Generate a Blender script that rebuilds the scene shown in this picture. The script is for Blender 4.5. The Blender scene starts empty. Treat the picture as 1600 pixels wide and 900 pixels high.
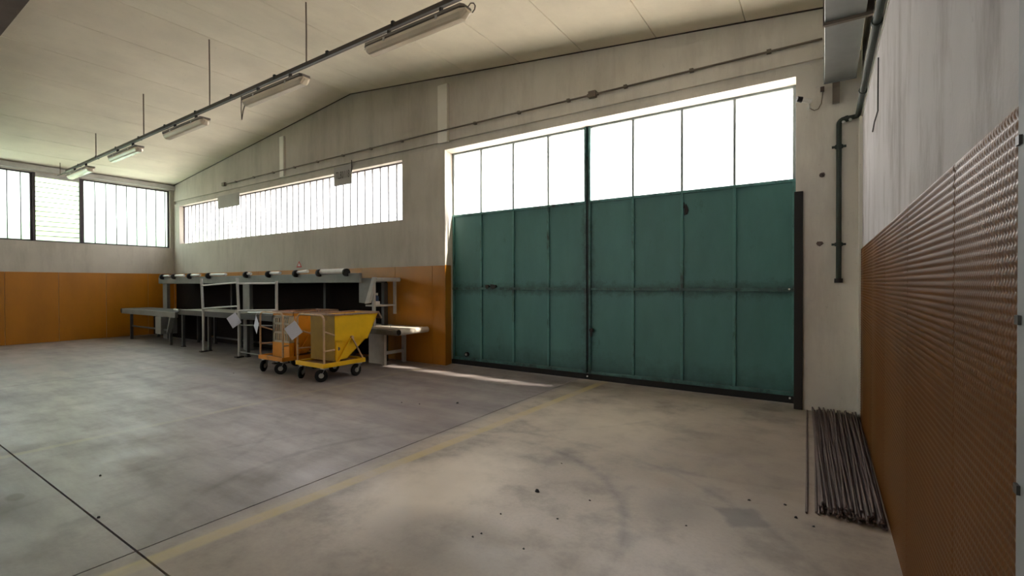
import bpy, bmesh, math, random
import numpy as np
from mathutils import Vector, Matrix
R = random.Random(7)
scene = bpy.context.scene
COL = scene.collection

# ------------------------------------------------------------------ camera
cd = bpy.data.cameras.new('camera'); cam = bpy.data.objects.new('camera', cd); COL.objects.link(cam)
A, PT, RL = 0.583, -0.009, -0.003
fw = Vector((-math.sin(A)*math.cos(PT), math.cos(A)*math.cos(PT), math.sin(PT)))
rt = Vector((math.cos(A), math.sin(A), 0)); up = rt.cross(fw)
r2 = rt*math.cos(RL)+up*math.sin(RL); u2 = -rt*math.sin(RL)+up*math.cos(RL)
M = Matrix((r2, u2, -fw)).transposed().to_4x4(); M.translation = (0, 0, 1.55)
cam.matrix_world = M
cd.sensor_width = 36; cd.lens = 36*738.66/1600; cd.clip_start = 0.05; cd.clip_end = 300
scene.camera = cam

# ------------------------------------------------------------------ light
scene.view_settings.view_transform = 'Standard'; scene.view_settings.look = 'None'
scene.view_settings.gamma = 1; scene.view_settings.exposure = 0.28; scene.view_settings.use_curve_mapping = False
w = bpy.data.worlds.new('hazy_sky'); scene.world = w; w.use_nodes = True
nt = w.node_tree; bg = nt.nodes['Background']; bg.inputs[1].default_value = 7.0
tc = nt.nodes.new('ShaderNodeTexCoord'); sx = nt.nodes.new('ShaderNodeSeparateXYZ'); cr = nt.nodes.new('ShaderNodeValToRGB')
nt.links.new(tc.outputs['Generated'], sx.inputs[0]); nt.links.new(sx.outputs[2], cr.inputs[0]); nt.links.new(cr.outputs[0], bg.inputs[0])
cr.color_ramp.elements[0].color = (1.0, 0.955, 0.915, 1); cr.color_ramp.elements[0].position = 0.0
cr.color_ramp.elements[1].color = (0.80, 0.86, 1.0, 1); cr.color_ramp.elements[1].position = 0.8
sd = bpy.data.lights.new('sun', 'SUN'); sd.energy = 26; sd.angle = math.radians(2.2); sd.color = (1, .9, .78)
so = bpy.data.objects.new('sun', sd); COL.objects.link(so); so.location = (8, 12, 12)
so.rotation_euler = Vector((-.9, -.26, -1)).to_track_quat('-Z', 'Y').to_euler()
scene.cycles.max_bounces = 10; scene.cycles.diffuse_bounces = 6; scene.cycles.transparent_max_bounces = 12
scene.cycles.sample_clamp_indirect = 8; scene.cycles.use_denoising = True
scene.cycles.caustics_reflective = False; scene.cycles.caustics_refractive = False

def portal(name, cx, cy, cz, sxx, sy, direction):
    d = bpy.data.lights.new(name, 'AREA'); d.shape = 'RECTANGLE'; d.size = sxx; d.size_y = sy; d.cycles.is_portal = True
    o = bpy.data.objects.new(name, d); COL.objects.link(o); o.location = (cx, cy, cz)
    o.rotation_euler = Vector(direction).to_track_quat('-Z', 'Z').to_euler()
portal('daylight_portal', -3.17, 7.14, 3.47, 5.6, 1.2, (0, -1, 0))
portal('daylight_portal', -12.15, 7.14, 3.45, 10.1, 1.25, (0, -1, 0))
portal('daylight_portal', -17.80, .6, 3.65, 12.2, 1.9, (1, 0, 0))
portal('daylight_portal', -9.5, -12.25, 3.5, 9.2, 1.5, (0, 1, 0))

# ------------------------------------------------------------------ materials
def new_mat(name):
    m = bpy.data.materials.new(name); m.use_nodes = True
    n = m.node_tree.nodes; l = m.node_tree.links
    return m, n, l, n['Principled BSDF']
def pos(n, l, scale=(1, 1, 1)):
    g = n.new('ShaderNodeNewGeometry'); mp = n.new('ShaderNodeMapping'); mp.inputs['Scale'].default_value = scale
    l.new(g.outputs['Position'], mp.inputs[0]); return mp.outputs[0]
def noise(n, l, vec, scale, detail=5, rough=.6):
    t = n.new('ShaderNodeTexNoise'); t.inputs['Scale'].default_value = scale; t.inputs['Detail'].default_value = detail
    t.inputs['Roughness'].default_value = rough; l.new(vec, t.inputs['Vector']); return t.outputs['Fac']
def ramp(n, l, fac, a, b, ca=(0, 0, 0, 1), cb=(1, 1, 1, 1)):
    r = n.new('ShaderNodeValToRGB'); r.color_ramp.elements[0].position = a; r.color_ramp.elements[1].position = b
    r.color_ramp.elements[0].color = ca; r.color_ramp.elements[1].color = cb; l.new(fac, r.inputs[0]); return r.outputs[0]
def mixc(n, l, fac, a, b, mode='MIX'):
    m = n.new('ShaderNodeMix'); m.data_type = 'RGBA'; m.blend_type = mode
    if isinstance(fac, (int, float)): m.inputs[0].default_value = fac
    else: l.new(fac, m.inputs[0])
    for i, c in ((6, a), (7, b)):
        if isinstance(c, (tuple, list)): m.inputs[i].default_value = (*c[:3], 1)
        else: l.new(c, m.inputs[i])
    return m.outputs[2]
def mth(n, l, op, a, b=None, c=None):
    m = n.new('ShaderNodeMath'); m.operation = op
    for i, v in enumerate((a, b, c)):
        if v is None: continue
        if isinstance(v, (int, float)): m.inputs[i].default_value = v
        else: l.new(v, m.inputs[i])
    return m.outputs[0]
def bump(n, l, p, h, strength=.3, dist=.01):
    b = n.new('ShaderNodeBump'); b.inputs['Strength'].default_value = strength; b.inputs['Distance'].default_value = dist
    l.new(h, b.inputs['Height']); l.new(b.outputs[0], p.inputs['Normal'])

def simple(name, c, rough=.5, metal=0, wear=None, wscale=8, wlo=.5, whi=.75, dirt=.25, dscale=3, spec=None):
    m, n, l, p = new_mat(name); v = pos(n, l)
    col = mixc(n, l, ramp(n, l, noise(n, l, v, dscale), .35, .7), c, tuple(x*(1-dirt) for x in c))
    if wear: col = mixc(n, l, ramp(n, l, noise(n, l, v, wscale, 8, .7), wlo, whi), col, wear)
    l.new(col, p.inputs['Base Color']); p.inputs['Roughness'].default_value = rough; p.inputs['Metallic'].default_value = metal
    if spec is not None: p.inputs['Specular IOR Level'].default_value = spec
    bump(n, l, p, noise(n, l, v, 60, 3), .15, .003)
    return m

def plaster(name, c, stain, streak=.5, srough=(1.2, 1.2, .25), lo=.45, hi=.75, amount=.6):
    m, n, l, p = new_mat(name)
    v = pos(n, l); vs = pos(n, l, srough)
    big = ramp(n, l, noise(n, l, v, .9, 6), .35, .7)
    col = mixc(n, l, big, c, tuple(x*.86 for x in c))
    st = mth(n, l, 'MULTIPLY', ramp(n, l, noise(n, l, vs, 2.4, 8, .68), lo, hi), amount)
    col = mixc(n, l, st, col, stain)
    sp = mth(n, l, 'MULTIPLY', ramp(n, l, noise(n, l, v, 14, 6, .75), .62, .72), .35)
    col = mixc(n, l, sp, col, tuple(x*.45 for x in c))
    l.new(col, p.inputs['Base Color']); p.inputs['Roughness'].default_value = .9; p.inputs['Specular IOR Level'].default_value = .2
    bump(n, l, p, noise(n, l, v, 22, 8, .7), .35, .008)
    return m

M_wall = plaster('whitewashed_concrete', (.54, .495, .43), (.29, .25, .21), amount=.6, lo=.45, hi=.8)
def add_lit_zone(m, c2, x0, x1):
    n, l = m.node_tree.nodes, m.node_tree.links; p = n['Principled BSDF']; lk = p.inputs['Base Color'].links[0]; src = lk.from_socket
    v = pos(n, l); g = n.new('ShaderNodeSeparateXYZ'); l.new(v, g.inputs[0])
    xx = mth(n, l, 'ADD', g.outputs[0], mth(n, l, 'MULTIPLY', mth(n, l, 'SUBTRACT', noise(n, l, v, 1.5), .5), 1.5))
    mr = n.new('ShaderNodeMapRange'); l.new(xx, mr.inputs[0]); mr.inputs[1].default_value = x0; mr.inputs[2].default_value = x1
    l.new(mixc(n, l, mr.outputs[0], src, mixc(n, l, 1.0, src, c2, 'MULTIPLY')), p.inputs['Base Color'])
add_lit_zone(M_wall, (1.58, 1.65, 1.75), -7.0, -3.0)  # whiter paint by the gate, its brighter light also put into the colour
M_wallr = plaster('stained_grey_plaster', (.60, .58, .60), (.25, .225, .22), srough=(1, 1.5, .42), amount=.7, lo=.47, hi=.68)
M_white = plaster('white_paint_render', (.86, .83, .76), (.5, .44, .34), amount=.35, lo=.55, hi=.8)
M_ceil = plaster('cream_ceiling_panel', (.84, .77, .62), (.62, .54, .42), srough=(.8, .25, 1), amount=.4, lo=.45, hi=.8)
M_beam = simple('dark_concrete_beam', (.16, .12, .10), .9)
M_roof = simple('roof_slab', (.3, .28, .25), .9)

def floor_mat():
    m, n, l, p = new_mat('worn_concrete_floor')
    v = pos(n, l); g = n.new('ShaderNodeSeparateXYZ'); l.new(v, g.inputs[0]); X, Y = g.outputs[0], g.outputs[1]
    big = noise(n, l, v, .55, 7, .6); med = noise(n, l, v, 2.2, 8, .65); fine = noise(n, l, v, 38, 6, .7)
    vstr = pos(n, l, (.35, 1.6, 1)); streak = noise(n, l, vstr, 1.3, 8, .65)
    left = mixc(n, l, ramp(n, l, streak, .3, .7), (.345, .298, .282), (.17, .148, .147))
    right = mixc(n, l, ramp(n, l, big, .35, .68), (.50, .425, .345), (.245, .205, .168))
    edge = mth(n, l, 'ADD', X, mth(n, l, 'MULTIPLY', mth(n, l, 'SUBTRACT', med, .5), .25))
    side = n.new('ShaderNodeMapRange'); l.new(edge, side.inputs[0]); side.inputs[1].default_value = -3.36; side.inputs[2].default_value = -3.2
    col = mixc(n, l, side.outputs[0], left, right)
    col = mixc(n, l, mth(n, l, 'MULTIPLY', ramp(n, l, med, .50, .72), .5), col, (.13, .115, .10))
    col = mixc(n, l, mth(n, l, 'MULTIPLY', ramp(n, l, fine, .45, .8), .22), col, (.12, .11, .10))
    # soft-edged oval mask
    def blob(cx, cy, rx, ry, soft=.5):
        a = mth(n, l, 'DIVIDE', mth(n, l, 'SUBTRACT', X, cx), rx); b = mth(n, l, 'DIVIDE', mth(n, l, 'SUBTRACT', Y, cy), ry)
        d = mth(n, l, 'SQRT', mth(n, l, 'ADD', mth(n, l, 'MULTIPLY', a, a), mth(n, l, 'MULTIPLY', b, b)))
        d = mth(n, l, 'ADD', d, mth(n, l, 'MULTIPLY', mth(n, l, 'SUBTRACT', med, .5), 1.2))
        mr = n.new('ShaderNodeMapRange'); mr.interpolation_type = 'SMOOTHSTEP'; l.new(d, mr.inputs[0])
        mr.inputs[1].default_value = 1+soft; mr.inputs[2].default_value = 1-soft; return mr.outputs[0]
    col = mixc(n, l, mth(n, l, 'MULTIPLY', blob(-2.45, 2.75, .42, .75, .6), .75), col, (.80, .70, .58))  # reflected glow of the gate panes painted into the floor colour
    col = mixc(n, l, mth(n, l, 'MULTIPLY', blob(-2.1, 4.9, .8, .9, .7), .5), col, (.72, .63, .50))
    col = mixc(n, l, mth(n, l, 'MULTIPLY', blob(-.55, 4.5, .6, 1.1, .7), .5), col, (.27, .21, .16))
    def patch(cx, cy, hw, ang):
        ca, sa = math.cos(ang), math.sin(ang); a = mth(n, l, 'SUBTRACT', X, cx); b = mth(n, l, 'SUBTRACT', Y, cy)
        u = mth(n, l, 'ABSOLUTE', mth(n, l, 'ADD', mth(n, l, 'MULTIPLY', a, ca), mth(n, l, 'MULTIPLY', b, sa)))
        t = mth(n, l, 'ABSOLUTE', mth(n, l, 'SUBTRACT', mth(n, l, 'MULTIPLY', b, ca), mth(n, l, 'MULTIPLY', a, sa)))
        d = mth(n, l, 'ADD', mth(n, l, 'MAXIMUM', u, t), mth(n, l, 'MULTIPLY', mth(n, l, 'SUBTRACT', noise(n, l, v, 9, 5), .5), .12))
        mr = n.new('ShaderNodeMapRange'); l.new(d, mr.inputs[0]); mr.inputs[1].default_value = hw*1.15; mr.inputs[2].default_value = hw*.8; return mr.outputs[0]
    col = mixc(n, l, mth(n, l, 'MULTIPLY', patch(-.44, 3.44, .13, .6), .65), col, (.12, .11, .105))
    col = mixc(n, l, mth(n, l, 'MULTIPLY', blob(-.86, 3.3, .18, .22, .7), .4), col, (.14, .125, .11))
    col = mixc(n, l, mth(n, l, 'MULTIPLY', blob(-1.9, 2.15, .5, .28, .5), .45), col, (.16, .145, .13))
    col = mixc(n, l, mth(n, l, 'MULTIPLY', blob(-4.93, .87, .09, .05, .3), .7), col, (.09, .06, .05))
    # tyre arcs
    def arc(cx, cy, r, wd, amt):
        a = mth(n, l, 'SUBTRACT', X, cx); b = mth(n, l, 'SUBTRACT', Y, cy)
        d = mth(n, l, 'SQRT', mth(n, l, 'ADD', mth(n, l, 'MULTIPLY', a, a), mth(n, l, 'MULTIPLY', b, b)))
        d = mth(n, l, 'ABSOLUTE', mth(n, l, 'SUBTRACT', d, r))
        mr = n.new('ShaderNodeMapRange'); l.new(d, mr.inputs[0]); mr.inputs[1].default_value = wd; mr.inputs[2].default_value = 0
        return mth(n, l, 'MULTIPLY', mth(n, l, 'MULTIPLY', mr.outputs[0], ramp(n, l, med, .35, .6)), amt)
    for a in ((-2.5, 2.4, 1.53, .06, .5), (-2.2, 1.6, 2.6, .05, .3), (-6.5, 1.0, 2.4, .05, .35), (-7.5, -.5, 4.6, .07, .3), (-1.0, 7.6, 3.6, .05, .3), (-5.2, 7.5, 4.2, .05, .25)):
        col = mixc(n, l, arc(*a), col, (.10, .09, .085))
    # faded yellow lines
    def line(cx, slope, wd, amt):
        d = mth(n, l, 'ABSOLUTE', mth(n, l, 'SUBTRACT', X, mth(n, l, 'ADD', mth(n, l, 'MULTIPLY', Y, slope), cx)))
        mr = n.new('ShaderNodeMapRange'); l.new(d, mr.inputs[0]); mr.inputs[1].default_value = wd; mr.inputs[2].default_value = wd*.6
        return mth(n, l, 'MULTIPLY', mth(n, l, 'MULTIPLY', mr.outputs[0], ramp(n, l, med, .28, .62)), amt)
    col = mixc(n, l, line(-3.2, .045, .075, .6), col, (.60, .47, .17))
    col = mixc(n, l, line(-6.17, 0, .06, .3), col, (.50, .42, .22))
    l.new(col, p.inputs['Base Color'])
    rr = n.new('ShaderNodeMapRange'); l.new(mth(n, l, 'MULTIPLY', mth(n, l, 'ADD', streak, med), .5), rr.inputs[0]); rr.inputs[1].default_value = .35; rr.inputs[2].default_value = .65
    rr.inputs[3].default_value = .30; rr.inputs[4].default_value = .55; l.new(rr.outputs[0], p.inputs['Roughness'])
    p.inputs['Specular IOR Level'].default_value = .6
    bump(n, l, p, noise(n, l, v, 30, 8, .7), .12, .004)
    return m
M_floor = floor_mat()
M_base = simple('dark_joint', (.03, .027, .025), .95)

def paint(name, c, dark, rough=.42, lo=.55, hi=.8, amt=.7, vs=(1, 1, .35), grime=None, spec=.5):
    m, n, l, p = new_mat(name); v = pos(n, l); v2 = pos(n, l, vs)
    col = mixc(n, l, ramp(n, l, noise(n, l, v2, 1.6, 7, .65), .3, .75), c, tuple(x*.72 for x in c))
    col = mixc(n, l, mth(n, l, 'MULTIPLY', ramp(n, l, noise(n, l, v2, 4.5, 9, .75), lo, hi), amt), col, dark)
    if grime:
        g = n.new('ShaderNodeSeparateXYZ'); l.new(v, g.inputs[0])
        h = mth(n, l, 'ADD', g.outputs[2], mth(n, l, 'MULTIPLY', mth(n, l, 'SUBTRACT', noise(n, l, v, 5, 6, .7), .5), .5))
        mr = n.new('ShaderNodeMapRange'); l.new(h, mr.inputs[0]); mr.inputs[1].default_value = grime; mr.inputs[2].default_value = .05
        col = mixc(n, l, mth(n, l, 'MULTIPLY', mr.outputs[0], .6), col, dark)
        nz = noise(n, l, v, 7, 8, .75)
        for ax, c0, wd in ((2, 1.46, .13), (0, -3.19, .12)):     # oily grime along the middle rail and the meeting stiles
            d = mth(n, l, 'ABSOLUTE', mth(n, l, 'SUBTRACT', g.outputs[ax], c0))
            d = mth(n, l, 'ADD', d, mth(n, l, 'MULTIPLY', mth(n, l, 'SUBTRACT', nz, .5), .35))
            mr = n.new('ShaderNodeMapRange'); l.new(d, mr.inputs[0]); mr.inputs[1].default_value = wd; mr.inputs[2].default_value = .0
            col = mixc(n, l, mth(n, l, 'MULTIPLY', mr.outputs[0], .6), col, dark)
    l.new(col, p.inputs['Base Color']); p.inputs['Roughness'].default_value = rough; p.inputs['Specular IOR Level'].default_value = spec
    bump(n, l, p, noise(n, l, v, 16, 6, .6), .12, .006)
    return m
M_green = paint('green_gate_paint', (.085, .25, .245), (.018, .035, .032), .45, .6, .78, .7, grime=.45)
M_greenf = paint('green_frame_paint', (.10, .29, .28), (.018, .02, .018), .45, .52, .68, .9, grime=.25)
M_greydoor = paint('grey_glazing_bar', (.22, .26, .26), (.05, .045, .04), .5)
M_orange = paint('orange_dado_paint', (.44, .165, .004), (.20, .07, .008), .38, .6, .85, .5)
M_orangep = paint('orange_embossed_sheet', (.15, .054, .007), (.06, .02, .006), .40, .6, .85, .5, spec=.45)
M_rubber = simple('black_rubber', (.012, .011, .010), .75)
M_black = simple('black_iron', (.018, .014, .013), .6)
M_galv = simple('galvanised_duct', (.36, .38, .385), .42, .75, dirt=.12, dscale=5)
M_grey = simple('grey_machine_paint', (.23, .23, .215), .5, 0, wear=(.12, .11, .10), wlo=.6, whi=.8)
M_mgrey = simple('shelf_beam_paint', (.19, .195, .18), .5, 0, wear=(.09, .085, .08), wlo=.6, whi=.8)
M_dgrey = simple('dark_grey_machine_paint', (.075, .075, .073), .5, 0, wear=(.05, .045, .04), wlo=.58, whi=.78)
M_lgrey = simple('pale_grey_paint', (.55, .54, .51), .45, 0, wear=(.25, .22, .2), wlo=.62, whi=.8)
M_steel = simple('bare_steel_tube', (.55, .55, .54), .35, .8)
M_belt = simple('pale_conveyor_belt', (.70, .64, .55), .55)
M_whitep = simple('white_plastic', (.75, .74, .70), .4)
M_yellow = simple('yellow_paint', (.95, .56, .012), .4, 0, wear=(.35, .18, .04), wscale=14, wlo=.64, whi=.72, dirt=.15)
M_yellowd = simple('dirty_shaded_yellow', (.36, .21, .02), .5, 0, wear=(.16, .08, .03), wscale=7, wlo=.55, whi=.8, dirt=.3)  # dirty yellow, also darkened as shade for the plate facing away from the gate
M_orangec = simple('orange_cart_paint', (.78, .30, .015), .45, 0, wear=(.22, .09, .03), wscale=6, wlo=.58, whi=.8)
M_pinkrust = simple('bare_rusty_rim', (.42, .27, .18), .6, .2, wear=(.2, .1, .06), wscale=20)
M_tube = simple('orange_tube_paint', (.62, .40, .22), .45, 0, wear=(.25, .14, .08), wscale=15, wlo=.55, whi=.7)
M_rust = simple('rusty_steel_bar', (.17, .125, .115), .55, .25, wear=(.09, .055, .045), wscale=20, dirt=.4)
M_pipe = simple('dark_green_pipe', (.04, .055, .047), .75, 0, wear=(.05, .035, .03))
M_conduit = simple('dusty_conduit', (.20, .165, .13), .6, .2)
M_tray = simple('dark_cable_tray', (.085, .068, .055), .55, .4)
M_lampb = simple('grey_lamp_body', (.22, .19, .165), .5)
M_paper = simple('white_paper', (.74, .76, .86), .8, dirt=.08)
M_sign = simple('grey_cardboard', (.40, .37, .34), .85, dirt=.12)
M_signd = simple('dark_lettering', (.10, .085, .075), .85)
M_red = simple('red_sticker', (.55, .04, .03), .5)
M_chrome = simple('caster_zinc', (.6, .6, .58), .35, .8)
M_wood = simple('worn_deck_board', (.30, .17, .07), .7, 0, wear=(.12, .07, .04))
M_beige = simple('beige_plastic_crate', (.56, .50, .37), .5)
M_rod = simple('drop_rod', (.24, .19, .14), .6, .4)
M_blue = simple('blue_plastic', (.03, .07, .16), .35)
M_ground = simple('pale_bounce_paving', (.78, .71, .62), .9)  # unseen ground outside, made pale and warm to bounce light indoors
M_leaf = simple('hedge_leaves', (.16, .30, .07), .8, dirt=.5, dscale=6)
M_diff = simple('lamp_diffuser', (.80, .70, .54), .22, dirt=.12)
M_shade = simple('black_brown_shade_sheet', (.012, .007, .005), .9, spec=.15)  # near-black colour standing in for deep shade behind the benches
M_post = simple('blue_grey_edge_trim', (.33, .35, .37), .7)
M_leak = simple('light_leak_white', (.9, .9, .88), .3)

def glass(name, tcol, gl=.05, trans=0, tr_col=(1, 1, 1)):
    m = bpy.data.materials.new(name); m.use_nodes = True; n = m.node_tree.nodes; l = m.node_tree.links
    n.remove(n['Principled BSDF']); out = n['Material Output']
    t = n.new('ShaderNodeBsdfTransparent'); t.inputs[0].default_value = (*tcol, 1)
    cur = t.outputs[0]
    if trans:
        d = n.new('ShaderNodeBsdfTranslucent'); d.inputs[0].default_value = (*tr_col, 1)
        mx = n.new('ShaderNodeMixShader'); mx.inputs[0].default_value = trans; l.new(cur, mx.inputs[1]); l.new(d.outputs[0], mx.inputs[2]); cur = mx.outputs[0]
    g = n.new('ShaderNodeBsdfGlossy'); g.inputs['Roughness'].default_value = .08
    mx = n.new('ShaderNodeMixShader'); mx.inputs[0].default_value = gl; l.new(cur, mx.inputs[1]); l.new(g.outputs[0], mx.inputs[2])
    l.new(mx.outputs[0], out.inputs[0]); return m
M_glass = glass('clear_glazing', (.95, .95, .94), .05, .3, (1, .97, .93))
M_ug = glass('profiled_glass', (.90, .955, .94), .04, .45, (.85, .95, .92))
M_ugw = glass('profiled_glass_back', (.94, .95, .96), .04, .3, (.92, .94, .96))
M_louv = glass('ribbed_sheet', (.88, .97, .90), .04, .6, (.88, .97, .80))

# ------------------------------------------------------------------ mesh helpers
ORG = {}
class MB:
    def __init__(s): s.v = []; s.f = []; s.sm = []
    def add(s, v, f, smooth=False):
        k = len(s.v); s.v += [tuple(a) for a in v]; s.f += [tuple(i+k for i in q) for q in f]; s.sm += [smooth]*len(f); return s
    def box(s, x0, x1, y0, y1, z0, z1):
        x0, x1 = min(x0, x1), max(x0, x1); y0, y1 = min(y0, y1), max(y0, y1); z0, z1 = min(z0, z1), max(z0, z1)
        return s.add([(x0, y0, z0), (x1, y0, z0), (x1, y1, z0), (x0, y1, z0), (x0, y0, z1), (x1, y0, z1), (x1, y1, z1), (x0, y1, z1)],
                     [(0, 3, 2, 1), (4, 5, 6, 7), (0, 1, 5, 4), (1, 2, 6, 5), (2, 3, 7, 6), (3, 0, 4, 7)])
    def prism(s, pts, axis, a, b):
        """pts in the two remaining axes; extruded a..b along axis"""
        def mk(p, t):
            if axis == 'x': return (t, p[0], p[1])
            if axis == 'y': return (p[0], t, p[1])
            return (p[0], p[1], t)
        n = len(pts); v = [mk(p, a) for p in pts]+[mk(p, b) for p in pts]
        f = [tuple(range(n))[::-1], tuple(range(n, 2*n))]+[(i, (i+1) % n, n+(i+1) % n, n+i) for i in range(n)]
        return s.add(v, f)
    def bar(s, p, q, wx, wz=None):
        """square bar between two points"""
        p = Vector(p); q = Vector(q); d = (q-p).normalized(); wz = wz or wx
        u = d.cross(Vector((0, 0, 1)));
        if u.length < 1e-3: u = Vector((1, 0, 0))
        u.normalize(); t = u.cross(d)
        v = [c+u*a*wx/2+t*b*wz/2 for c in (p, q) for a, b in ((-1, -1), (1, -1), (1, 1), (-1, 1))]
        return s.add(v, [(0, 1, 2, 3), (7, 6, 5, 4), (0, 4, 5, 1), (1, 5, 6, 2), (2, 6, 7, 3), (3, 7, 4, 0)])
    def tube(s, pts, r, seg=10, caps=True):
        pts = [Vector(p) for p in pts]; rings = []; prev = None
        rs = r if isinstance(r, (list, tuple)) else [r]*len(pts)
        for i, p in enumerate(pts):
            d = (pts[min(i+1, len(pts)-1)]-pts[max(i-1, 0)]).normalized()
            if prev is None:
                u = d.cross(Vector((0, 0, 1)));
                if u.length < 1e-3: u = Vector((1, 0, 0))
            else: u = prev-d*prev.dot(d)
            u.normalize(); prev = u; t = d.cross(u)
            rings.append([p+(u*math.cos(2*math.pi*k/seg)+t*math.sin(2*math.pi*k/seg))*rs[i] for k in range(seg)])
        v = [a for g in rings for a in g]; f = []
        for i in range(len(pts)-1):
            for k in range(seg):
                f.append((i*seg+k, i*seg+(k+1) % seg, (i+1)*seg+(k+1) % seg, (i+1)*seg+k))
        s.add(v, f, True)
        if caps: s.add(rings[0], [tuple(range(seg))[::-1]]); s.add(rings[-1], [tuple(range(seg))])
        return s
    def build(s, name, mat, parent=None, bevel=0):
        V = np.array(s.v)
        if parent is None: o0 = Vector(((V[:, 0].min()+V[:, 0].max())/2, (V[:, 1].min()+V[:, 1].max())/2, V[:, 2].min()))
        else: o0 = ORG[parent.name]
        me = bpy.data.meshes.new(name); me.from_pydata([tuple(Vector(a)-o0) for a in s.v], [], s.f); me.update()
        me.polygons.foreach_set('use_smooth', s.sm)
        bm = bmesh.new(); bm.from_mesh(me); bmesh.ops.recalc_face_normals(bm, faces=bm.faces); bm.to_mesh(me); bm.free()
        me.materials.append(mat)
        o = bpy.data.objects.new(name, me); COL.objects.link(o)
        if parent is None: o.location = o0
        else: o.parent = parent
        ORG[o.name] = o0
        if bevel:
            b = o.modifiers.new('bevel', 'BEVEL'); b.width = bevel; b.segments = 2; b.limit_method = 'ANGLE'
        return o
def arcpts(c, r, a0, a1, n, plane='xz'):
    out = []
    for i in range(n+1):
        a = a0+(a1-a0)*i/n; x, z = r*math.cos(a), r*math.sin(a)
        out.append((c[0]+x, c[1], c[2]+z) if plane == 'xz' else (c[0], c[1]+x, c[2]+z))
    return out
def tag(o, label=None, cat=None, group=None, kind=None):
    for k, v in (('label', label), ('category', cat), ('group', group), ('kind', kind)):
        if v: o[k] = v
    return o
def thing(name, loc, label, cat, group=None):
    o = bpy.data.objects.new(name, None); COL.objects.link(o); o.location = loc; o.empty_display_size = .1
    ORG[o.name] = Vector(loc); return tag(o, label, cat, group)
def struct(o): o['kind'] = 'structure'; return o
def sthing(name, loc):
    o = bpy.data.objects.new(name, None); COL.objects.link(o); o.location = loc; o.empty_display_size = .1
    ORG[o.name] = Vector(loc); return struct(o)
def copy_tree(o, off, parent=None):
    c = o.copy(); COL.objects.link(c); off = Vector(off)
    if parent is None: c.location = o.location+off; ORG[c.name] = ORG[o.name]+off
    else: c.parent = parent
    for ch in list(o.children): copy_tree(ch, off, c)
    return c

# ------------------------------------------------------------------ building shell
L, W, D2, D, FR = -17.57, .361, 6.775, 7.075, -12.0
XR, ZE, ZR = -8.71, 4.76, 5.74
def roofz(x): return ZE+(x-L)*(ZR-ZE)/(XR-L) if x < XR else ZR-(x-XR)*(ZR-4.79)/(W-XR)

# floor: dark bed with slabs as parts
fl = struct(MB().box(L-.3, W+.3, FR-.3, 7.3, -.3, -.025).build('floor', M_base))
xs = [L-.05, -10.4, -3.335, W+.05]; ys = [FR, -5.0, 1.08, 7.25]
for i in range(3):
    for j in range(3):
        g = .006 if (j > 0) else .004
        MB().box(xs[i]+(.006 if i else 0), xs[i+1]-.006, ys[j]+(.006 if j else 0), ys[j+1]-.006, -.1, 0).build('floor_slab', M_floor, fl)

# ceiling: roof slab + cream panels
def roofpoly(t0, t1, x0, x1):
    return [(x0, roofz(x0)+t0), (x1, roofz(x1)+t0), (x1, roofz(x1)+t1), (x0, roofz(x0)+t1)]
b = MB(); b.prism([(L-.3, roofz(L)-.03+.06), (XR, ZR+.06), (W+.3, roofz(W)-.03+.06), (W+.3, roofz(W)+.3), (XR, ZR+.35), (L-.3, roofz(L)+.3)], 'y', FR-.3, 7.4)
ce = struct(b.build('ceiling', M_roof))
js = [W]; x = -.85
while x > XR+.3: js.append(x); x -= 1.147
js.append(XR)
ls = [XR]; x = -9.75
while x > L+.4: ls.append(x); x -= 1.147
ls.append(L)
for arr in (js, ls):
    for a, c in zip(arr[:-1], arr[1:]):
        x0, x1 = c+.003, a-.003; e = .006
        z = roofz
        pts = [(x0, z(x0)+e), (x0+e, z(x0+e)), (x1-e, z(x1-e)), (x1, z(x1)+e), (x1, z(x1)+.062), (x0, z(x0)+.062)]
        MB().prism(pts, 'y', FR, D2+.005).build('ceiling_panel', M_ceil, ce)
# tie beam near the camera
struct(MB().prism([(L, 4.6), (W, 4.6), (W, roofz(W)), (XR, ZR), (L, ZE)], 'y', .95, 1.41).build('trim_1', M_beam))

# back wall (y = D2 .. 7.2) with gate and ribbon window openings
def wallbox(b, x0, x1, z0, z1, y0=D2, y1=7.2): b.box(x0, x1, y0, y1, z0, z1)
GX0, GX1, GZ = -6.04, -.29, 4.08
b = MB()
wallbox(b, L-.3, -17.19, 0, 4.15); wallbox(b, -17.19, -7.12, 0, 2.85); wallbox(b, -17.19, -7.12, 4.06, 4.15)
b.prism([(-7.12, D2), (-5.98, D2), (GX0, 7.0), (GX0, 7.2), (-7.12, 7.2)], 'z', 0, 4.15)
wallbox(b, GX1, W+.3, 0, 4.15)
b.prism([(-5.98, D2), (GX1, D2), (GX1, 7.2), (GX0, 7.2), (GX0, 7.0)], 'z', GZ, 4.15)
b.box(L-.3, W+.3, D2+.045, 7.2, 4.15, 4.24)     # shallow groove above the lintel
pts = [(L-.3, 4.24), (W+.3, 4.24), (W+.3, roofz(W)+.05), (XR, ZR+.05), (L-.3, roofz(L)+.02)]
b.prism(pts, 'y', D2, 7.2)
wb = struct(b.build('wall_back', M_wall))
struct(MB().box(-6.1, -5.87, D2-.06, D2, 4.21, 5.29).build('trim_2', M_white))
struct(MB().box(-11.42, -11.25, D2-.05, D2, 4.25, 5.25).build('trim_3', M_white))
b = MB()
for xa, xb in ((L, XR), (XR, W)): b.prism([(xa, roofz(xa)-.012), (xb, roofz(xb)-.012), (xb, roofz(xb)+.004), (xa, roofz(xa)+.004)], 'y', D2-.018, D2)
struct(b.build('trim_8', M_tray))
struct(MB().box(W-.03, W, 6.60, D2, 0, 3.42).build('trim_9', M_white))
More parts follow.
